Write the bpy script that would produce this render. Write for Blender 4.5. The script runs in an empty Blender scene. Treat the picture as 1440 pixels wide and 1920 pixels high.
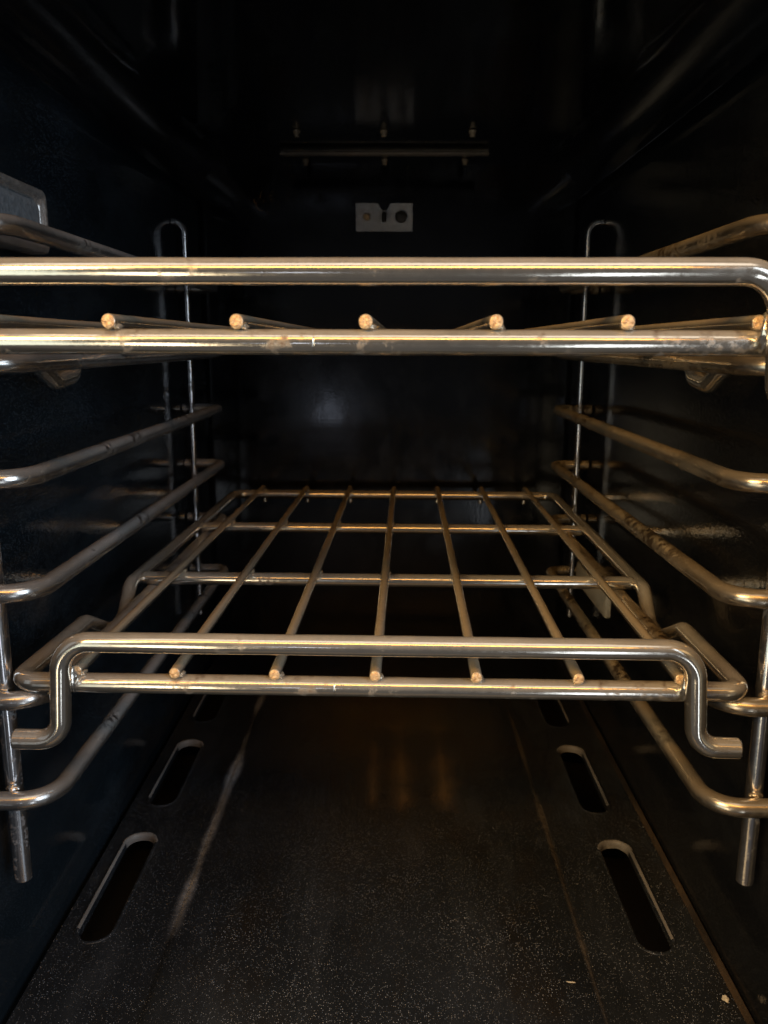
import bpy, bmesh, math, random
from math import sin, cos, pi, atan, radians
from mathutils import Vector, Matrix, noise

SC = bpy.context.scene
COL = SC.collection
H = 0.295                      # height of the eye above the oven floor

# ------------------------------------------------------------------ camera
F, VX, VY, ROLL = 1500.0, 738.0, 648.0, 0.003
pitch = atan((960 - VY) / F)
yaw = atan((VX - 720) / F * cos(pitch))
fw = Vector((-sin(yaw) * cos(pitch), cos(yaw) * cos(pitch), -sin(pitch)))
rt = Vector((cos(yaw), sin(yaw), 0.0))
dn = fw.cross(rt)
r2 = rt * cos(ROLL) - dn * sin(ROLL)
d2 = dn * cos(ROLL) + rt * sin(ROLL)
cam = bpy.data.cameras.new('camera')
camo = bpy.data.objects.new('camera', cam)
COL.objects.link(camo)
up, back = -d2, -fw
camo.matrix_world = Matrix(((r2.x, up.x, back.x, 0), (r2.y, up.y, back.y, 0), (r2.z, up.z, back.z, H), (0, 0, 0, 1)))
cam.sensor_fit = 'VERTICAL'
cam.sensor_height = 24.0
cam.sensor_width = 18.0
cam.lens = F / 1920 * 24.0
cam.clip_start = 0.01
cam.clip_end = 50
cam.dof.use_dof = True
cam.dof.focus_distance = 0.345
cam.dof.aperture_fstop = 15.0
SC.camera = camo

# ------------------------------------------------------------------ world, lamps, exposure
W = bpy.data.worlds.new('World')
SC.world = W
W.use_nodes = True
bg = W.node_tree.nodes['Background']
bg.inputs['Color'].default_value = (0.9, 0.92, 1.0, 1)
bg.inputs['Strength'].default_value = 0.06
SC.view_settings.view_transform = 'Standard'
SC.view_settings.look = 'None'
SC.view_settings.exposure = 0.0
SC.view_settings.gamma = 1.0
SC.view_settings.use_curve_mapping = False
SC.render.engine = 'CYCLES'
SC.cycles.max_bounces = 8
SC.cycles.glossy_bounces = 6
SC.cycles.use_denoising = True
SC.cycles.denoising_input_passes = 'RGB'


def lamp(name, az, el, dist, w, h, col, L, target=(0, 0.32, 0.2)):
    """unseen rectangular area light behind the eye; az / el in degrees seen from target, L its radiance"""
    a, e = radians(az), radians(el)
    t = Vector(target)
    d = Vector((sin(a) * cos(e), -cos(a) * cos(e), sin(e)))
    l = bpy.data.lights.new(name, 'AREA')
    l.shape = 'RECTANGLE'
    l.size, l.size_y = w, h
    l.color = col
    l.energy = L * pi * w * h
    o = bpy.data.objects.new(name, l)
    COL.objects.link(o)
    o.location = t + d * dist
    z = d.normalized()
    x = Vector((0, 0, 1)).cross(z).normalized()
    y = z.cross(x)
    o.matrix_world = Matrix(((x.x, y.x, z.x, o.location.x), (x.y, y.y, z.y, o.location.y), (x.z, y.z, z.z, o.location.z), (0, 0, 0, 1)))
    return o


lamp('lamp_warm', -8, 37, 0.8, 0.78, 0.055, (1.0, 0.46, 0.09), 20.0)
lamp('lamp_ceiling', -5, 66, 1.6, 2.0, 1.0, (1.0, 0.90, 0.78), 1.7)
lamp('lamp_window', 42, 12, 1.5, 0.6, 1.0, (0.74, 0.87, 1.0), 6.0)
lamp('lamp_left_warm', -38, 24, 1.4, 0.5, 0.35, (1.0, 0.68, 0.32), 19.0)
lamp('lamp_left_wall', -38, -6, 1.3, 0.50, 0.8, (0.85, 0.92, 0.80), 1.6)
lamp('bounce_low_right', 17, -20, 1.1, 0.09, 0.45, (0.85, 0.92, 1.0), 4.0)  # added strip standing for kitchen bounce, to streak the upright wires
lamp('bounce_low_left', -22, -16, 1.1, 0.11, 0.45, (1.0, 0.82, 0.55), 6.0)  # warm strip added likewise, no lamp there, for highlights on the uprights
lamp('lamp_low_glint', -10.2, -4.6, 0.94, 0.07, 0.05, (0.72, 0.80, 1.0), 3.5)

# ------------------------------------------------------------------ material helpers


def mat(name):
    m = bpy.data.materials.new(name)
    m.use_nodes = True
    nt = m.node_tree
    p = nt.nodes['Principled BSDF']
    return m, nt, p


def N(nt, t, **k):
    n = nt.nodes.new(t)
    for a, v in k.items():
        if a in n.inputs:
            n.inputs[a].default_value = v
        else:
            setattr(n, a, v)
    return n


def coords(nt, scale=(1, 1, 1)):
    c = N(nt, 'ShaderNodeTexCoord')
    mp = N(nt, 'ShaderNodeMapping')
    mp.inputs['Scale'].default_value = scale
    nt.links.new(c.outputs['Object'], mp.inputs['Vector'])
    return mp.outputs['Vector']


def nz(nt, vec, scale, detail=4, rough=0.55):
    n = N(nt, 'ShaderNodeTexNoise')
    n.inputs['Scale'].default_value = scale
    n.inputs['Detail'].default_value = detail
    n.inputs['Roughness'].default_value = rough
    nt.links.new(vec, n.inputs['Vector'])
    return n.outputs['Fac']


def ramp(nt, src, a, b, lo=0.0, hi=1.0):
    m = N(nt, 'ShaderNodeMapRange')
    m.inputs['From Min'].default_value = a
    m.inputs['From Max'].default_value = b
    m.inputs['To Min'].default_value = lo
    m.inputs['To Max'].default_value = hi
    nt.links.new(src, m.inputs['Value'])
    return m.outputs['Result']


def mth(nt, op, a, b):
    m = N(nt, 'ShaderNodeMath', operation=op)
    for i, v in enumerate((a, b)):
        if isinstance(v, (int, float)):
            m.inputs[i].default_value = v
        else:
            nt.links.new(v, m.inputs[i])
    return m.outputs[0]


def mix(nt, fac, a, b):
    m = N(nt, 'ShaderNodeMix', data_type='RGBA')
    if isinstance(fac, (int, float)):
        m.inputs[0].default_value = fac
    else:
        nt.links.new(fac, m.inputs[0])
    for i, v in ((6, a), (7, b)):
        if isinstance(v, tuple):
            m.inputs[i].default_value = (*v, 1)
        else:
            nt.links.new(v, m.inputs[i])
    return m.outputs[2]


def bump(nt, p, h, strength, dist):
    b = N(nt, 'ShaderNodeBump')
    b.inputs['Strength'].default_value = strength
    b.inputs['Distance'].default_value = dist
    nt.links.new(h, b.inputs['Height'])
    nt.links.new(b.outputs['Normal'], p.inputs['Normal'])


def steel(name, base, rough, dust, dustcol, soot, sootcol, seed=0.0, shiny_front=None, bmp=0.10, var=0.25, swid=0.07):
    """worn chromed wire: bright metal, a dry grey film, brown-black baked-on soot in patches"""
    m, nt, p = mat(name)
    v = coords(nt)
    off = N(nt, 'ShaderNodeVectorMath', operation='ADD')
    off.inputs[1].default_value = (seed, seed * 1.7, seed * 0.6)
    nt.links.new(v, off.inputs[0])
    v = off.outputs[0]
    big = nz(nt, v, 38, 4, 0.6)
    mid = nz(nt, v, 260, 5, 0.65)
    fine = nz(nt, v, 1600, 3, 0.6)
    # film
    film = ramp(nt, mth(nt, 'ADD', mth(nt, 'MULTIPLY', big, 0.6), mth(nt, 'MULTIPLY', fine, 0.4)), 0.35, 0.62, dust * (1 - var), min(1, dust * (1 + var)))
    ge = N(nt, 'ShaderNodeNewGeometry')
    sn = N(nt, 'ShaderNodeSeparateXYZ')
    nt.links.new(ge.outputs['Normal'], sn.inputs[0])
    film = mth(nt, 'MULTIPLY', film, ramp(nt, mth(nt, 'ADD', sn.outputs['Z'], mth(nt, 'MULTIPLY', mth(nt, 'SUBTRACT', mid, 0.5), 0.15)), 0.0, 0.8, 0.13, 1.25))
    # soot
    s = ramp(nt, mth(nt, 'ADD', mth(nt, 'MULTIPLY', big, 0.5), mth(nt, 'MULTIPLY', mid, 0.5)), 0.605 - soot * 0.15, 0.605 + swid - soot * 0.15)
    if shiny_front:
        c2 = N(nt, 'ShaderNodeTexCoord')
        sx = N(nt, 'ShaderNodeSeparateXYZ')
        nt.links.new(c2.outputs['Object'], sx.inputs[0])
        g = ramp(nt, sx.outputs['Y'], shiny_front[0], shiny_front[1], 0.12, 1.0)
        s = mth(nt, 'MULTIPLY', s, g)
        film = mth(nt, 'MULTIPLY', film, ramp(nt, sx.outputs['Y'], shiny_front[0], shiny_front[1], 0.45, 1.0))
    col = mix(nt, film, base, dustcol)
    col = mix(nt, s, col, sootcol)
    nt.links.new(col, p.inputs['Base Color'])
    met = mth(nt, 'SUBTRACT', 1.0, mth(nt, 'MAXIMUM', film, mth(nt, 'MULTIPLY', s, 0.95)))
    nt.links.new(met, p.inputs['Metallic'])
    r = mth(nt, 'ADD', ramp(nt, mid, 0.3, 0.7, rough * 0.75, rough * 1.35), mth(nt, 'MULTIPLY', s, 0.3))
    nt.links.new(r, p.inputs['Roughness'])
    bump(nt, p, mth(nt, 'ADD', mid, mth(nt, 'MULTIPLY', fine, 0.25)), bmp, 0.0002)
    return m


M_RACK = steel('rack_steel', (0.72, 0.68, 0.60), 0.13, 0.42, (0.41, 0.38, 0.34), 0.22, (0.12, 0.07, 0.04), 0.3, None, 0.16, 0.30, 0.12)
M_ROD = steel('rod_steel', (0.62, 0.55, 0.44), 0.24, 0.62, (0.55, 0.46, 0.33), -0.1, (0.06, 0.045, 0.03), 2.1, None, 0.03, 0.08)
M_RAIL_L = steel('rail_steel_grey', (0.55, 0.53, 0.50), 0.22, 0.70, (0.34, 0.335, 0.34), 0.42, (0.035, 0.028, 0.024), 4.2, (-0.150, -0.105))
M_RAIL_R = steel('rail_steel_brown', (0.55, 0.48, 0.38), 0.24, 0.60, (0.46, 0.36, 0.21), 0.86, (0.045, 0.030, 0.018), 7.7, (-0.155, -0.110), 0.10, 0.25, 0.11)  # browner than the left rails: warm light tint in the colours, plus more soot
M_POST = steel('post_steel', (0.66, 0.66, 0.68), 0.18, 0.22, (0.30, 0.28, 0.26), 0.25, (0.05, 0.035, 0.025), 5.5)


def cut_steel():
    m, nt, p = mat('cut_steel')
    v = coords(nt)
    n = nz(nt, v, 900, 4, 0.7)
    nt.links.new(mix(nt, ramp(nt, n, 0.4, 0.65), (0.95, 0.70, 0.40), (0.50, 0.27, 0.12)), p.inputs['Base Color'])
    p.inputs['Metallic'].default_value = 0.25
    p.inputs['Roughness'].default_value = 0.42
    bump(nt, p, n, 0.8, 0.0004)
    return m


M_CUT = cut_steel()


def enamel(name, base, rough, speck, speckcol, stain=None, peel=1.0, speck_front=None, painted_bands=None):
    """black vitreous enamel: glossy, orange-peel, pale flecks fired into it"""
    m, nt, p = mat(name)
    v = coords(nt)
    cloud = nz(nt, v, 9, 5, 0.6)
    fine = nz(nt, v, 420, 3, 0.5)
    v4 = coords(nt, (1.0, 0.22, 0.6))
    smear = nz(nt, v4, 30, 6, 0.7)
    col = mix(nt, ramp(nt, cloud, 0.35, 0.7), base, tuple(c * 2.0 for c in base))
    col = mix(nt, ramp(nt, smear, 0.50, 0.78, 0.0, 0.55), col, tuple(c * 4.5 + 0.004 for c in base))
    if stain:
        v2 = coords(nt, (1.0, 0.45, 1.0))
        st = nz(nt, v2, 22, 5, 0.65)
        col = mix(nt, ramp(nt, st, 0.52, 0.72, 0, 0.85), col, stain)
    # flecks of two sizes
    tot = None
    for sc, thr, keep in ((1350, 0.26, 0.48), (520, 0.12, 0.86)):
        vo = N(nt, 'ShaderNodeTexVoronoi')
        vo.inputs['Scale'].default_value = sc
        nt.links.new(v, vo.inputs['Vector'])
        sep = N(nt, 'ShaderNodeSeparateColor')
        nt.links.new(vo.outputs['Color'], sep.inputs[0])
        near = mth(nt, 'LESS_THAN', vo.outputs['Distance'], thr)
        on = ramp(nt, sep.outputs[0], keep, 1.0)
        f = mth(nt, 'MULTIPLY', near, on)
        tot = f if tot is None else mth(nt, 'MAXIMUM', tot, f)
    tot = mth(nt, 'MULTIPLY', mth(nt, 'MULTIPLY', tot, speck), ramp(nt, nz(nt, v, 16, 4, 0.6), 0.36, 0.62, 0.25, 1.0))
    if speck_front:
        c2 = N(nt, 'ShaderNodeTexCoord')
        sx = N(nt, 'ShaderNodeSeparateXYZ')
        nt.links.new(c2.outputs['Object'], sx.inputs[0])
        tot = mth(nt, 'MULTIPLY', tot, ramp(nt, sx.outputs['Y'], speck_front[0], speck_front[1], 1.0, 0.12))
    col = mix(nt, tot, col, speckcol)
    for wx, ww, wcol, wlo, y0, y1, y2, y3 in (painted_bands or []):  # soft colour bands along y, including painted light on the creases
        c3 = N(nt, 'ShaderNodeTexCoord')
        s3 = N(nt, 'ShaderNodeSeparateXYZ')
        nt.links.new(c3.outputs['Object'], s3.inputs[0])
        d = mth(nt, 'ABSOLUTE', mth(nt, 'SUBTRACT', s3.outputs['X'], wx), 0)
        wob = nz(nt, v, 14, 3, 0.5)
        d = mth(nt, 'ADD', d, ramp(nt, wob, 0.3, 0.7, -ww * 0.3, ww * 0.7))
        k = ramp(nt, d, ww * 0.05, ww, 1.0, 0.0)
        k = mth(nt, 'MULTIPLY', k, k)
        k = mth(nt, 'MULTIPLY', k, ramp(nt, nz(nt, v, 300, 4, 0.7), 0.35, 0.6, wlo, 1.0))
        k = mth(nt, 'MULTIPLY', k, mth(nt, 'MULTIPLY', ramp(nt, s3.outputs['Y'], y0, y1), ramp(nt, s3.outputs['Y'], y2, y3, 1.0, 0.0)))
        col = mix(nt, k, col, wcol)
    nt.links.new(col, p.inputs['Base Color'])
    nt.links.new(mth(nt, 'ADD', ramp(nt, cloud, 0.3, 0.7, rough * 0.8, rough * 1.3), ramp(nt, smear, 0.45, 0.75, 0.0, 0.14)), p.inputs['Roughness'])
    p.inputs['Specular IOR Level'].default_value = 0.5
    bump(nt, p, mth(nt, 'ADD', fine, mth(nt, 'MULTIPLY', cloud, 0.6)), 0.25 * peel, 0.0003)
    return m


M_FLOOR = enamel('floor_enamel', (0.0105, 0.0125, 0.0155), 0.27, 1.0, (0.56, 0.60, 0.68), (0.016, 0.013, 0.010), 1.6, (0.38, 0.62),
                 [(0.0050, 0.110, (0.045, 0.030, 0.016), 0.3, 0.40, 0.52, 0.70, 0.76), (-0.0130, 0.011, (0.26, 0.155, 0.07), 0.5, 0.466, 0.486, 0.50, 0.57), (0.0070, 0.018, (0.20, 0.125, 0.06), 0.5, 0.460, 0.482, 0.50, 0.60), (0.0350, 0.018, (0.26, 0.16, 0.07), 0.5, 0.462, 0.482, 0.50, 0.62),  # wide faint brown tint with three stronger brown lobes in it
                  (-0.1112, 0.0056, (0.70, 0.76, 0.86), 0.45, 0.350, 0.40, 0.62, 0.70), (0.0960, 0.0028, (0.20, 0.175, 0.14), 0.2, 0.2, 0.3, 0.65, 0.72)])  # pale lines painted along both creases as if the ridges were lit
M_WALL_L = enamel('left_wall_enamel', (0.0062, 0.0090, 0.0118), 0.07, 1.0, (0.16, 0.21, 0.27), None, 1.0)  # bluer, lighter copy of the wall enamel; cool light put into its colour
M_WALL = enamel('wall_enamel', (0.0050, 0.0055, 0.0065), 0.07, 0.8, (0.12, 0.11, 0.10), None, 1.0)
M_BACK = enamel('back_enamel', (0.004, 0.0045, 0.006), 0.12, 0.0, (0.1, 0.1, 0.12), None, 0.5)
M_CEIL = enamel('ceiling_enamel', (0.003, 0.0035, 0.0045), 0.085, 0.0, (0.1, 0.1, 0.12), None, 0.6)
M_RIM_LIT = enamel('slot_rim_lit_enamel', (0.12, 0.115, 0.11), 0.5, 0.5, (0.3, 0.3, 0.3), (0.02, 0.017, 0.014), 4.0)
M_EDGE = enamel('worn_edge_enamel', (0.012, 0.009, 0.007), 0.45, 0.3, (0.3, 0.25, 0.2), (0.10, 0.065, 0.035), 3.0)


def plain(name, col, rough, metal=0.0, nscale=300, amt=0.3, bmp=0.2, trans=0.0):
    m, nt, p = mat(name)
    v = coords(nt)
    n = nz(nt, v, nscale, 5, 0.6)
    nt.links.new(mix(nt, ramp(nt, n, 0.3, 0.7), tuple(c * (1 - amt) for c in col), tuple(min(1, c * (1 + amt)) for c in col)), p.inputs['Base Color'])
    p.inputs['Roughness'].default_value = rough
    p.inputs['Metallic'].default_value = metal
    p.inputs['Transmission Weight'].default_value = trans
    bump(nt, p, n, bmp, 0.0004)
    return m


M_PLATE = plain('plate_grey', (0.66, 0.67, 0.69), 0.5, 0.0)
M_SCREW = plain('screw_metal', (0.36, 0.30, 0.22), 0.4, 0.2)
M_STRIP = plain('strip_metal', (0.30, 0.26, 0.21), 0.5, 0.0)
M_GLASS = plain('lamp_glass', (0.15, 0.175, 0.20), 0.10, 0.0, 500, 0.35, 0.5)
M_FRAME = plain('lamp_frame', (0.42, 0.41, 0.40), 0.28, 0.7, 400, 0.4, 0.5)
M_CERAM = plain('ceramic', (0.42, 0.39, 0.32), 0.55)
M_CRUMB = plain('crumb', (0.55, 0.50, 0.40), 0.8)
M_DARK = plain('dark_metal', (0.06, 0.055, 0.05), 0.5, 0.3)
M_VOID = plain('void_dark', (0.003, 0.003, 0.003), 0.9)

# ------------------------------------------------------------------ object helpers


def link(name, bm, mats, parent=None, smooth=True):
    me = bpy.data.meshes.new(name)
    bm.to_mesh(me)
    bm.free()
    for m in (mats if isinstance(mats, (list, tuple)) else [mats]):
        me.materials.append(m)
    o = bpy.data.objects.new(name, me)
    COL.objects.link(o)
    if smooth:
        for p in me.polygons:
            if p.material_index == 0:
                p.use_smooth = True
    if parent:
        o.parent = parent
    return o


def thing(name, label, cat, loc=(0, 0, 0), rz=0.0, group=None):
    o = bpy.data.objects.new(name, None)
    COL.objects.link(o)
    o.empty_display_size = 0.02
    o.location = loc
    o.rotation_euler = (0, 0, rz)
    o['label'] = label
    o['category'] = cat
    if group:
        o['group'] = group
    return o


def fillet(pts, rads, seg=10):
    """round the corners of a polyline"""
    out = [Vector(pts[0])]
    for i in range(1, len(pts) - 1):
        a, b, c = Vector(pts[i - 1]), Vector(pts[i]), Vector(pts[i + 1])
        r = rads[i - 1] if isinstance(rads, (list, tuple)) else rads
        u, v = (a - b).normalized(), (c - b).normalized()
        ang = u.angle(v)
        lim = 0.96 if len(pts) == 3 else 0.49
        t = min(r / math.tan(ang / 2), (a - b).length * lim, (c - b).length * lim)
        r = t * math.tan(ang / 2)
        cen = b + (u + v).normalized() * (r / sin(ang / 2))
        s, e = b + u * t - cen, b + v * t - cen
        tot = s.angle(e)
        ax = s.cross(e).normalized()
        for k in range(seg + 1):
            out.append(cen + Matrix.Rotation(tot * k / seg, 3, ax) @ s)
    out.append(Vector(pts[-1]))
    return out


def densify(pts, step=0.012):
    out = [pts[0]]
    for a, b in zip(pts, pts[1:]):
        n = max(1, int((b - a).length / step))
        for k in range(1, n + 1):
            out.append(a.lerp(b, k / n))
    return out


def tube(bm, pts, r, seg=20, cap=0.0006, capmat=None, wob=0.00012, rnd=None, ragged=0.0):
    """sweep a circle along pts with slightly uneven wall and chamfered cut ends"""
    pts = densify([Vector(p) for p in pts])
    n = len(pts)
    tang = []
    for i in range(n):
        a, b = pts[max(0, i - 1)], pts[min(n - 1, i + 1)]
        tang.append((b - a).normalized())
    ref = Vector((0, 0, 1)) if abs(tang[0].z) < 0.9 else Vector((0, 1, 0))
    nrm = (ref - tang[0] * ref.dot(tang[0])).normalized()
    rings = []

    def ring(c, t, nr, rad):
        bn = t.cross(nr)
        vs = []
        for k in range(seg):
            a = 2 * pi * k / seg
            d = nr * cos(a) + bn * sin(a)
            vs.append(bm.verts.new(c + d * rad))
        return vs
    frames = []
    for i in range(n):
        if i:
            ax = tang[i - 1].cross(tang[i])
            if ax.length > 1e-9:
                nrm = Matrix.Rotation(tang[i - 1].angle(tang[i]), 3, ax.normalized()) @ nrm
        frames.append(nrm.copy())
    spec = [(pts[0], 0, r - cap)]
    spec.append((pts[0] + tang[0] * cap, 0, r))
    spec.append((pts[0] + tang[0] * cap * 1.6, 0, r))
    for i in range(1, n - 1):
        w = noise.noise(pts[i] * 60) * wob
        spec.append((pts[i], i, r + w))
    spec.append((pts[-1] - tang[-1] * cap * 1.6, n - 1, r))
    spec.append((pts[-1] - tang[-1] * cap, n - 1, r))
    spec.append((pts[-1], n - 1, r - cap))
    for c, i, rad in spec:
        rings.append(ring(c, tang[i], frames[i], rad))
    for a, b in zip(rings, rings[1:]):
        for k in range(seg):
            bm.faces.new((a[k], a[(k + 1) % seg], b[(k + 1) % seg], b[k]))
    mi = capmat if capmat is not None else 0
    rr = random.Random(rnd if rnd is not None else 1)
    for which, rg in ((0, rings[0]), (1, rings[-1])):
        c = sum((v.co for v in rg), Vector()) / seg
        t = -tang[0] if which == 0 else tang[-1]
        inner = []
        for k in range(seg):
            h = (0.25 + 0.75 * abs(sin(2 * pi * k / seg * 1.5 + rr.random() * 0.6))) * ragged
            inner.append(bm.verts.new(c.lerp(rg[k].co, 0.6) + t * h * (0.8 + 0.3 * rr.random())))
        cv = bm.verts.new(c + t * ragged * 0.7)
        for k in range(seg):
            k2 = (k + 1) % seg
            q = (rg[k2], rg[k], inner[k], inner[k2]) if which == 0 else (rg[k], rg[k2], inner[k2], inner[k])
            f = bm.faces.new(q)
            f.material_index = mi
            q = (inner[k2], inner[k], cv) if which == 0 else (inner[k], inner[k2], cv)
            f = bm.faces.new(q)
            f.material_index = mi
    return bm


def blob(bm, c, rx, ry, rz, seed=0, amp=0.18):
    """lumpy weld bead"""
    g = bmesh.ops.create_icosphere(bm, subdivisions=3, radius=1.0)
    for v in g['verts']:
        d = 1 + amp * noise.noise(v.co * 1.8 + Vector((seed * 3.1, seed, 0)))
        v.co = Vector((v.co.x * rx * d, v.co.y * ry * d, v.co.z * rz * d)) + Vector(c)


def box(bm, x0, x1, y0, y1, z0, z1, bev=0.0, seg=2):
    g = bmesh.ops.create_cube(bm, size=1.0)
    vs = g['verts']
    for v in vs:
        v.co = Vector(((x0 + x1) / 2 + v.co.x * (x1 - x0), (y0 + y1) / 2 + v.co.y * (y1 - y0), (z0 + z1) / 2 + v.co.z * (z1 - z0)))
    if bev:
        es = list({e for v in vs for e in v.link_edges})
        bmesh.ops.bevel(bm, geom=es, offset=bev, segments=seg, affect='EDGES', profile=0.5)


# ------------------------------------------------------------------ the oven cavity
XL, XR, Y0, YB, ZC = -0.174, 0.162, 0.19, 0.752, H + 0.157
oven = thing('oven', 'inside of a black speckled enamel oven, walls, slotted floor and back', 'oven', (0, 0, 0))


def wavy_sheet(name, p00, u, v, nu, nv, m, amp=0.0006, sc=9.0, normal=(0, 0, 1)):
    """a sheet metal panel, very slightly out of flat, with real thickness"""
    bm = bmesh.new()
    nrm = Vector(normal)
    p00, u, v = Vector(p00), Vector(u), Vector(v)
    g = []
    for i in range(nu + 1):
        row = []
        for j in range(nv + 1):
            p = p00 + u * (i / nu) + v * (j / nv)
            e = min(i, j, nu - i, nv - j)
            w = noise.noise(p * sc) * amp * min(1, e / 3)
            row.append(bm.verts.new(p + nrm * w))
        g.append(row)
    for i in range(nu):
        for j in range(nv):
            f = bm.faces.new((g[i][j], g[i + 1][j], g[i + 1][j + 1], g[i][j + 1]))
    bm.normal_update()
    if bm.faces[:][0].normal.dot(nrm) < 0:
        bmesh.ops.reverse_faces(bm, faces=bm.faces[:])
    r = bmesh.ops.extrude_face_region(bm, geom=bm.faces[:])
    for e in r['geom']:
        if isinstance(e, bmesh.types.BMVert):
            e.co -= nrm * 0.0015
    bmesh.ops.recalc_face_normals(bm, faces=bm.faces[:])
    return link(name, bm, m, oven)


FR = 0.030      # radius of the cove between ceiling and side walls
wavy_sheet('side_wall', (XL, Y0, -0.03), (0, YB - Y0, 0), (0, 0, ZC - FR + 0.03), 40, 34, M_WALL_L, normal=(1, 0, 0))
wavy_sheet('side_wall', (XR, Y0, -0.03), (0, YB - Y0, 0), (0, 0, ZC - FR + 0.03), 40, 34, M_WALL, normal=(-1, 0, 0))
# ceiling with coved edges, one sheet
bm = bmesh.new()
prof = []
for k in range(13):
    a = pi / 2 * k / 12
    prof.append((XL + FR - FR * cos(a), ZC - FR + FR * sin(a)))
for k in range(1, 12):
    prof.append((XL + FR + (XR - XL - 2 * FR) * k / 12, ZC))
for k in range(13):
    a = pi / 2 * (1 - k / 12)
    prof.append((XR - FR + FR * cos(a), ZC - FR + FR * sin(a)))
rows = []
for th in (0, 0.0015):
    for y in [Y0 + (YB - Y0) * j / 20 for j in range(21)]:
        rows.append([bm.verts.new((x, y, z + th + 0.0002 * noise.noise(Vector((x, y, z)) * 14))) for x, z in prof])
for j in range(20):
    for k in range(len(prof) - 1):
        bm.faces.new((rows[j][k], rows[j][k + 1], rows[j + 1][k + 1], rows[j + 1][k]))
        bm.faces.new((rows[21 + j][k + 1], rows[21 + j][k], rows[22 + j][k], rows[22 + j][k + 1]))
link('ceiling', bm, M_CEIL, oven)

# back wall: panel with an embossed field and rounded corners
def rrect(x0, x1, z0, z1, r, n=8):
    out = []
    for cx, cz, a0 in ((x1 - r, z1 - r, 0), (x0 + r, z1 - r, 90), (x0 + r, z0 + r, 180), (x1 - r, z0 + r, 270)):
        for k in range(n + 1):
            a = radians(a0 + 90 * k / n)
            out.append((cx + r * cos(a), cz + r * sin(a)))
    return out


bm = bmesh.new()
loops = []
for x0, x1, z0, z1, r, y in ((XL - .004, XR + .004, -0.03, ZC + 0.004, 0.010, YB), (-0.158, 0.145, 0.02, ZC - 0.008, 0.025, YB - 0.0002),
                             (-0.148, 0.135, 0.030, ZC - 0.018, 0.022, YB - 0.0020)):
    loops.append([bm.verts.new((x, y, z)) for x, z in rrect(x0, x1, z0, z1, r)])
for a, b in zip(loops, loops[1:]):
    n = len(a)
    for k in range(n):
        bm.faces.new((a[k], b[k], b[(k + 1) % n], a[(k + 1) % n]))
inner = loops[-1]
# field filled with a grid of rings shrinking to the middle with dents
prev = inner
for s in (0.85, 0.7, 0.55, 0.4, 0.25, 0.1):
    cur = []
    for v in inner:
        x, z = -0.0065 + (v.co.x + 0.0065) * s, 0.24 + (v.co.z - 0.24) * s
        cur.append(bm.verts.new((x, YB - 0.0020 + 0.0005 * noise.noise(Vector((x * 16, 3, z * 16))), z)))
    for k in range(len(cur)):
        bm.faces.new((prev[k], cur[k], cur[(k + 1) % len(cur)], prev[(k + 1) % len(cur)]))
    prev = cur
bm.faces.new(prev)
bmesh.ops.recalc_face_normals(bm, faces=bm.faces[:])
bm.normal_update()
if sum(f.normal.y for f in bm.faces) > 0:
    bmesh.ops.reverse_faces(bm, faces=bm.faces[:])
link('back_wall', bm, M_BACK, oven)

# floor: two slotted side strips and a raised middle between two creases
def slot_outline(cx, y0, y1, w, n=10):
    r = w / 2
    pts = []
    for k in range(n + 1):
        a = pi * k / n
        pts.append((cx + r * cos(a), y1 - r + r * sin(a)))
    for k in range(n + 1):
        a = pi + pi * k / n
        pts.append((cx + r * cos(a), y0 + r + r * sin(a)))
    return pts


def curve_sheet(x0, x1, y0, y1, slots, z, th=0.0011):
    cu = bpy.data.curves.new('tmp', 'CURVE')
    cu.dimensions = '2D'
    cu.fill_mode = 'BOTH'
    cu.extrude = th / 2
    cu.bevel_depth = 0.0
    outs = [[(x0, y0), (x1, y0), (x1, y1), (x0, y1)]] + slots
    for pts in outs:
        s = cu.splines.new('POLY')
        s.points.add(len(pts) - 1)
        for p, q in zip(s.points, pts):
            p.co = (q[0], q[1], 0, 1)
        s.use_cyclic_u = True
    o = bpy.data.objects.new('tmp', cu)
    COL.objects.link(o)
    dg = bpy.context.evaluated_depsgraph_get()
    me = bpy.data.meshes.new_from_object(o.evaluated_get(dg))
    bpy.data.objects.remove(o)
    b = bmesh.new()
    b.from_mesh(me)
    for v in b.verts:
        v.co.z += z - th / 2
    return b


def merge(dst, src):
    me = bpy.data.meshes.new('tmp')
    src.to_mesh(me)
    src.free()
    dst.from_mesh(me)
    bpy.data.meshes.remove(me)


CL, CR = -0.1125, 0.0975
SLOTS = {'L': [(-0.1522, 0.349, 0.441), (-0.1522, 0.471, 0.560), (-0.1522, 0.590, 0.680)],
         'R': [(0.1338, 0.346, 0.438), (0.1330, 0.467, 0.556), (0.1325, 0.586, 0.676)]}
SW = 0.0190
floor = bmesh.new()
merge(floor, curve_sheet(XL + 0.0035, CL, Y0, YB - 0.002, [slot_outline(c, a, b, SW) for c, a, b in SLOTS['L']], 0.0))
merge(floor, curve_sheet(CR, XR - 0.0015, Y0, YB - 0.002, [slot_outline(c, a, b, SW) for c, a, b in SLOTS['R']], 0.0))
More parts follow.
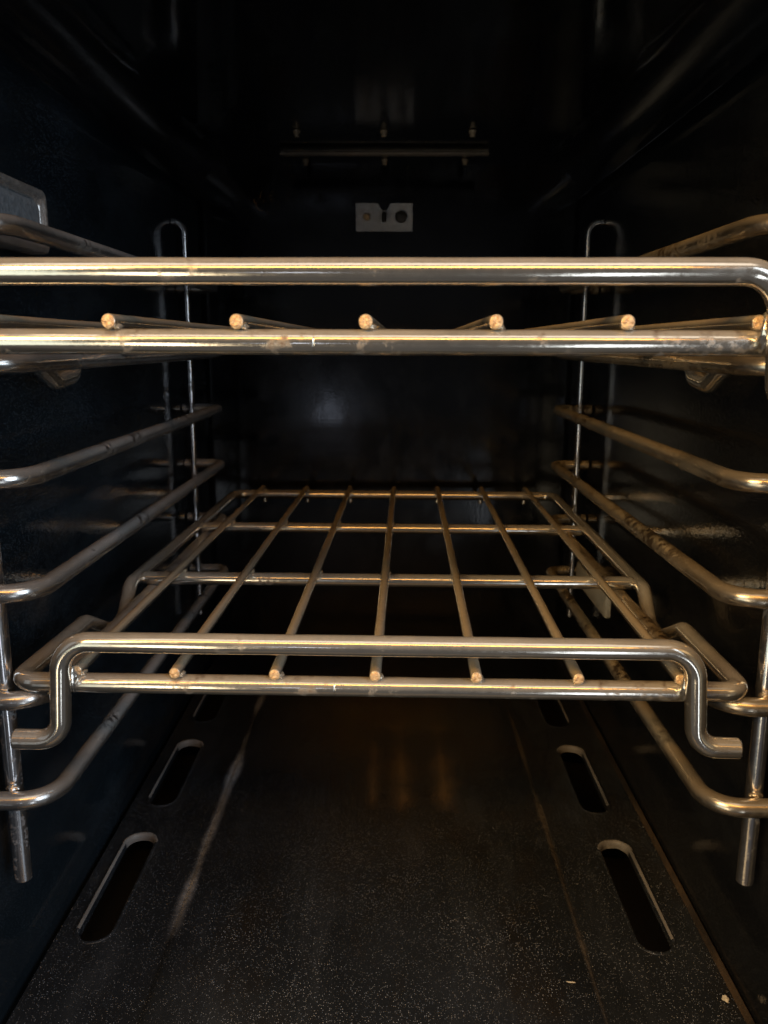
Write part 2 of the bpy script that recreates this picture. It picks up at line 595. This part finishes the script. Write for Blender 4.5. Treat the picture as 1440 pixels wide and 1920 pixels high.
# middle
prof = [(CL, 0.0), (CL + 0.0007, 0.0003), (CL + 0.0016, 0.0012), (CL + 0.0030, 0.0019), (CL + 0.0048, 0.0022)]
for k in range(1, 30):
    prof.append((CL + 0.0048 + (CR - CL - 0.0096) * k / 30, 0.0022))
prof += [(CR - 0.0048, 0.0022), (CR - 0.0030, 0.0019), (CR - 0.0016, 0.0012), (CR - 0.0007, 0.0003), (CR, 0.0)]
rows = []
for j in range(61):
    y = Y0 + (YB - 0.002 - Y0) * j / 60
    rows.append([floor.verts.new((x, y, z + (0.0006 * noise.noise(Vector((x * 12, y * 9, 1.0))) if 4 < k < len(prof) - 5 else 0))) for k, (x, z) in enumerate(prof)])
for j in range(60):
    for k in range(len(prof) - 1):
        floor.faces.new((rows[j][k], rows[j][k + 1], rows[j + 1][k + 1], rows[j + 1][k]))
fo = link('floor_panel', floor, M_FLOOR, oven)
for p in fo.data.polygons:
    p.use_smooth = abs(p.normal.z) > 0.5
# rolled lip of each slot
for side in 'LR':
    for c, a, b in SLOTS[side]:
        bm = bmesh.new()
        o1 = slot_outline(c, a, b, SW, 14)
        n = len(o1)
        cy = (a + b) / 2
        rings = []
        for off, z in ((0.0014, 0.00005), (0.0009, 0.0005), (0.0002, 0.0006), (-0.0005, 0.0003), (-0.0010, -0.0005), (-0.0013, -0.0016), (-0.0014, -0.0040)):
            rg = []
            for (x, y) in slot_outline(c, a - off, b + off, SW + 2 * off, 14):
                jx = noise.noise(Vector((x, y, off)) * 260) * 0.00045
                rg.append(bm.verts.new((x + jx, y + jx * 0.8, z + min(0, jx) * 0.5)))
            rings.append(rg)
        for q, (r1, r2_) in enumerate(zip(rings, rings[1:])):
            for k in range(n):
                f = bm.faces.new((r1[k], r2_[k], r2_[(k + 1) % n], r1[(k + 1) % n]))
                f.smooth = True
                f.material_index = 1 if (k < 14 and q >= 1) or (q in (2, 3) and k == (14 if side == 'L' else n - 1)) else 0  # far end and outer side faces painted paler, as where the lip catches light
        bmesh.ops.recalc_face_normals(bm, faces=bm.faces[:])
        ro = link('slot_rim', bm, [M_FLOOR, M_RIM_LIT], oven)
# upturned outer edge of the floor panel along the right wall, and the flange by the left wall
bm = bmesh.new()
pr = [(XR - 0.0036, 0.0002), (XR - 0.0028, 0.0006), (XR - 0.0022, 0.0016), (XR - 0.0018, 0.0026), (XR - 0.0012, 0.0028), (XR - 0.0008, 0.0020), (XR - 0.0008, -0.001)]
rows = [[bm.verts.new((x, Y0 + (YB - 0.004 - Y0) * j / 40, z + 0.0002 * noise.noise(Vector((x, j * 0.9, z))))) for x, z in pr] for j in range(41)]
for j in range(40):
    for k in range(len(pr) - 1):
        bm.faces.new((rows[j][k], rows[j][k + 1], rows[j + 1][k + 1], rows[j + 1][k]))
link('floor_edge', bm, M_EDGE, oven)
# pit below the slots
bm = bmesh.new()
box(bm, XL - 0.002, XR + 0.002, Y0, YB + 0.01, -0.034, -0.0305)
link('burner_tray', bm, M_VOID, oven, smooth=False)

# back bracket (plate with a notch and two screws)
brk_y = YB - 0.0021
bm = bmesh.new()
px0, px1, pz0, pz1 = -0.0345, 0.0158, H + 0.0995, H + 0.1232
cx = (px0 + px1) / 2
outl = [(px0, pz0), (px1, pz0), (px1, pz1), (cx + 0.006, pz1), (cx + 0.002, pz1 - 0.006), (cx - 0.002, pz1 - 0.006), (cx - 0.006, pz1), (px0, pz1)]
fr = [bm.verts.new((x, brk_y - 0.0022, z)) for x, z in outl]
bk = [bm.verts.new((x, brk_y, z)) for x, z in outl]
bm.faces.new(fr)
bm.faces.new(bk[::-1])
for k in range(len(outl)):
    k2 = (k + 1) % len(outl)
    bm.faces.new((fr[k2], fr[k], bk[k], bk[k2]))
bmesh.ops.recalc_face_normals(bm, faces=bm.faces[:])
plate = link('bracket_plate', bm, M_PLATE, oven, smooth=False)
for sx, rr in ((cx - 0.0155, 0.0032), (cx + 0.0150, 0.0052)):
    bm = bmesh.new()
    tube(bm, [(sx, brk_y - 0.0023, H + 0.1115), (sx, brk_y - 0.0055, H + 0.1115)], rr, 16, 0.0008, ragged=0.0005)
    link('screw', bm, M_CUT if rr < .004 else M_DARK, plate)
bm = bmesh.new()
tube(bm, fillet([(cx, brk_y - 0.0025, H + 0.113), (cx, brk_y - 0.014, H + 0.1125), (cx, brk_y - 0.016, H + 0.106)], 0.002), 0.0021, 14, 0.0005)
link('sensor_tip', bm, M_DARK, plate)

# strip hung from the ceiling with pins
sy = 0.699
bm = bmesh.new()
box(bm, -0.0945, 0.0765, sy - 0.004, sy + 0.003, ZC - 0.0046, ZC - 0.0034, 0.0004)
box(bm, -0.0945, 0.0765, sy + 0.0032, sy + 0.0045, ZC - 0.0046, ZC + 0.0002, 0.0003)
strip = link('ceiling_strip', bm, M_STRIP, oven)
for x, y in ((-0.0735, 0.640), (-0.0085, 0.640), (0.0575, 0.640), (-0.0770, 0.735), (-0.0090, 0.735), (0.0600, 0.735)):
    bm = bmesh.new()
    tube(bm, [(x, y, ZC + 0.0004), (x, y, ZC - 0.0050)], 0.0021, 12, 0.0005)
    tube(bm, [(x, y, ZC - 0.0001), (x, y, ZC - 0.0022)], 0.0032, 6, 0.0004)
    link('ceiling_screw', bm, M_SCREW, oven)

# light housing on the left wall
LX, LY1, LZ0, LZ1 = -0.1615, 0.392, H + 0.0410, H + 0.0698
bm = bmesh.new()
box(bm, XL - 0.001, LX - 0.0035, 0.235, LY1 - 0.001, LZ0 + 0.001, LZ1 - 0.001, 0.003, 3)
lightb = link('oven_light', bm, M_FRAME, oven)
bm = bmesh.new()
def yz_rr(y0, y1, z0, z1, r):
    return rrect(y0, y1, z0, z1, r, 6)
lo = []
for ins, x, r in ((0.0, LX - 0.0085, 0.0042), (0.0, LX - 0.0022, 0.0042), (0.0005, LX - 0.0006, 0.004), (0.0014, LX, 0.0035), (0.0030, LX - 0.0002, 0.0035), (0.0034, LX - 0.0016, 0.0034), (0.0044, LX - 0.0017, 0.0032), (0.0050, LX - 0.0038, 0.003)):
    lo.append([bm.verts.new((x, y, z)) for y, z in yz_rr(0.233 + ins, LY1 - ins, LZ0 + ins, LZ1 - ins, r)])
for a, b in zip(lo, lo[1:]):
    for k in range(len(a)):
        bm.faces.new((a[k], b[k], b[(k + 1) % len(a)], a[(k + 1) % len(a)]))
bmesh.ops.recalc_face_normals(bm, faces=bm.faces[:])
link('light_frame', bm, M_FRAME, lightb)
bm = bmesh.new()
lo = []
for ins, x, r in ((0.0050, LX - 0.0034, 0.004), (0.0066, LX - 0.0016, 0.0036), (0.0085, LX - 0.0012, 0.003)):
    lo.append([bm.verts.new((x, y, z)) for y, z in yz_rr(0.233 + ins, LY1 - ins, LZ0 + ins, LZ1 - ins, r)])
for a, b in zip(lo, lo[1:]):
    for k in range(len(a)):
        bm.faces.new((a[k], b[k], b[(k + 1) % len(a)], a[(k + 1) % len(a)]))
bm.faces.new(lo[-1])
bmesh.ops.recalc_face_normals(bm, faces=bm.faces[:])
link('light_lens', bm, M_GLASS, lightb)
for z in (LZ0 + 0.006, LZ0 + 0.012, LZ0 + 0.017):
    bm = bmesh.new()
    blob(bm, (LX - 0.0035, LY1 + 0.0006, z), 0.0018, 0.0016, 0.0018, z * 99, 0.3)
    link('clip', bm, M_SCREW, lightb)

# ceramic block behind the lower rack, by the right wall
bm = bmesh.new()
box(bm, 0.1450, 0.1492, 0.523, 0.612, H - 0.1825, H - 0.1665, 0.0008)
cb = link('ceramic_block', bm, M_CERAM, oven)
bm = bmesh.new()
box(bm, 0.1494, XR, 0.596, 0.606, H - 0.179, H - 0.171, 0.0008)
link('block_stem', bm, M_STRIP, cb)

# ------------------------------------------------------------------ rack supports
RZ = [H + 0.0435, H - 0.0070, H - 0.0512, H - 0.0970, H - 0.1425, H - 0.1875]


def support(side):
    s = -1 if side == 'L' else 1
    wall = XL if side == 'L' else XR
    xr = -0.1425 if side == 'L' else 0.1325
    xp = -0.1615 if side == 'L' else 0.1535
    xq = -0.1650 if side == 'L' else 0.1510
    m = M_RAIL_L if side == 'L' else M_RAIL_R
    lab = ('wire rack support with six grey rungs along the left oven wall, below the oven light' if side == 'L'
           else 'wire rack support with six brown sooty rungs along the right oven wall')
    t = thing('rack_support', lab, 'rack support', (wall, 0.48, H - 0.228), 0, 'rack supports on the side walls')
    off = Vector((wall, 0.48, H - 0.228))

    def L(p):
        return Vector(p) - off
    bm = bmesh.new()
    tube(bm, [L((xp, 0.3095, H - (0.2300 if side == 'L' else 0.2278))), L((xp - s * 0.0005, 0.3095, H + 0.076)), ], 0.0036, 20, 0.0006, ragged=0.0003)
    link('front_post', bm, M_POST, t)
    bm = bmesh.new()
    x2 = wall - s * 0.0002
    tube(bm, fillet([L((xq, 0.6525, H - 0.226)), L((xq - s * 0.001, 0.6525, H + 0.0935)), L((x2, 0.6525, H + 0.0935))], 0.0090), 0.0027, 14, 0.0004, ragged=0.0002)
    link('rear_post', bm, M_POST, t)
    for i, z in enumerate(RZ):
        bm = bmesh.new()
        dx = 0.0008 * noise.noise(Vector((i * 2.3, s, 0)))
        path = fillet([L((wall - s * 0.0005, 0.3020, z)), L((xr + dx, 0.3020, z)), L((xr + dx, 0.6590, z + 0.0006)), L((wall - s * 0.0005, 0.6590, z + 0.0004))], [0.026, 0.010], 14)
        # the front bend leaves at an easy slant
        tube(bm, path, 0.0039, 20, 0.0005)
        blob(bm, L((xp - s * 0.0010, 0.3062, z + 0.0030)), 0.0030, 0.0020, 0.0016, i + 1, 0.4)
        blob(bm, L((xq - s * 0.0010, 0.6550, z + 0.0030)), 0.0026, 0.0020, 0.0014, i + 9, 0.4)
        link('rung', bm, m, t)
    return t


support('L')
support('R')

# ------------------------------------------------------------------ racks
ROT = -radians(0.95)


def make_rack():
    """local origin: middle of the front bar axis, x right, y into the oven, z up"""
    t = thing('oven_rack', 'x', 'oven rack')
    hw, rb = 0.1465, 0.0040
    D = 0.4215
    bm = bmesh.new()
    dz = -0.0175
    pts = [(-0.016, 0, 0), (-hw, 0, 0), (-hw, 0.0715, 0), (-hw, 0.106, dz), (-hw, 0.1240, dz + 0.002), (-hw, 0.1375, 0), (-hw, D, 0),
           (hw, D, 0), (hw, 0.1375, 0), (hw, 0.1240, dz + 0.002), (hw, 0.106, dz), (hw, 0.0715, 0), (hw, 0, 0), (-0.0165, 0, 0)]
    rad = [0.0085, 0.012, 0.009, 0.008, 0.010, 0.011, 0.011, 0.010, 0.008, 0.009, 0.012, 0.0085]
    tube(bm, fillet(pts, rad, 10), rb, 24, 0.0004)
    blob(bm, (-0.0162, 0, 0), 0.0003, rb + 0.00003, rb + 0.00003, 2, 0.0)
    for s in (-1, 1):
        blob(bm, (s * 0.1215, -0.0030, 0.0030), 0.0022, 0.0030, 0.0055, 3 + s, 0.35)
    link('outer_frame', bm, M_RACK, t)
    bm = bmesh.new()
    hx, hz, lz = 0.1245, 0.0206, -0.0195
    pts = [(-hx - 0.0205, -0.0084, lz - 0.0015), (-hx - 0.0015, -0.0084, lz - 0.0015), (-hx + 0.0015, -0.0084, hz), (hx - 0.0015, -0.0084, hz), (hx + 0.0015, -0.0084, lz), (hx + 0.0185, -0.0084, lz - 0.0003)]
    tube(bm, fillet(pts, [0.0095, 0.0120, 0.0120, 0.0095], 12), 0.0041, 24, 0.0006, ragged=0.0003)
    link('handle_bar', bm, M_RACK, t)
    for k, y in enumerate((0.1500, 0.2850)):
        bm = bmesh.new()
        tube(bm, [(-hw + 0.0036, y, -0.0002), (hw - 0.0036, y, -0.0002)], 0.0038, 20, 0.0003)
        for s in (-1, 1):
            blob(bm, (s * (hw - 0.0045), y, 0), 0.0020, 0.0044, 0.0034, k * 5 + s, 0.3)
        link('crossbar', bm, M_RACK, t)
    for k in range(7):
        x = (k - 3) * 0.0400
        bm = bmesh.new()
        zr = rb + 0.0022
        xs = [(x, -0.0040 if 0 < k < 6 else -0.0030, zr), (x, D + 0.0010, zr), (x + 0.0002, D + 0.0068, zr - 0.0050), (x, D + 0.0062, -0.0082)]
        tube(bm, fillet(xs, 0.0030, 6), 0.00235, 16, 0.0003, capmat=1, ragged=0.0005, rnd=k * 7 + 3)
        for y in (0.0, 0.1500, 0.2850, D):
            blob(bm, (x + 0.0018, y, rb + 0.0004), 0.0014, 0.0024, 0.0011, k + y * 10, 0.4)
        link('rod', bm, [M_ROD, M_CUT], t)
    return t


rack = make_rack()
rack.location = (-0.0067, 0.3005, H - 0.1343)
rack.rotation_euler = (0, 0, ROT)
rack['label'] = 'lower wire oven rack, pushed back, fully in view above the slotted oven floor'
rack['group'] = 'wire oven racks'
rack2 = rack.copy()
COL.objects.link(rack2)
for ch in list(rack.children):
    c = ch.copy()
    COL.objects.link(c)
    c.parent = rack2
rack2.location = (-0.0087, 0.2566, H + 0.0010)
rack2.rotation_euler = (0, radians(0.0), ROT)
rack2['label'] = 'upper wire oven rack at eye level, pulled out nearest, its left side cut off'

# ------------------------------------------------------------------ crumbs
def crumb(name, lab, c, rx, ry, rz, rotz, seed):
    bm = bmesh.new()
    blob(bm, (0, 0, 0), rx, ry, rz, seed, 0.5)
    o = link(name, bm, M_CRUMB)
    o.location = c
    o.rotation_euler = (0, 0, rotz)
    o['label'] = lab
    o['category'] = 'crumb'
    return o


crumb('crumb', 'thin pale sliver of crumb lying flat on the speckled oven floor', (0.0845, 0.3235, 0.0030), 0.0022, 0.0003, 0.0003, -0.1, 1)
crumb('crumb', 'round whitish crumb on the floor beside the right wall edge', (0.1540, 0.3165, 0.0014), 0.0012, 0.0018, 0.0012, 0.4, 5)
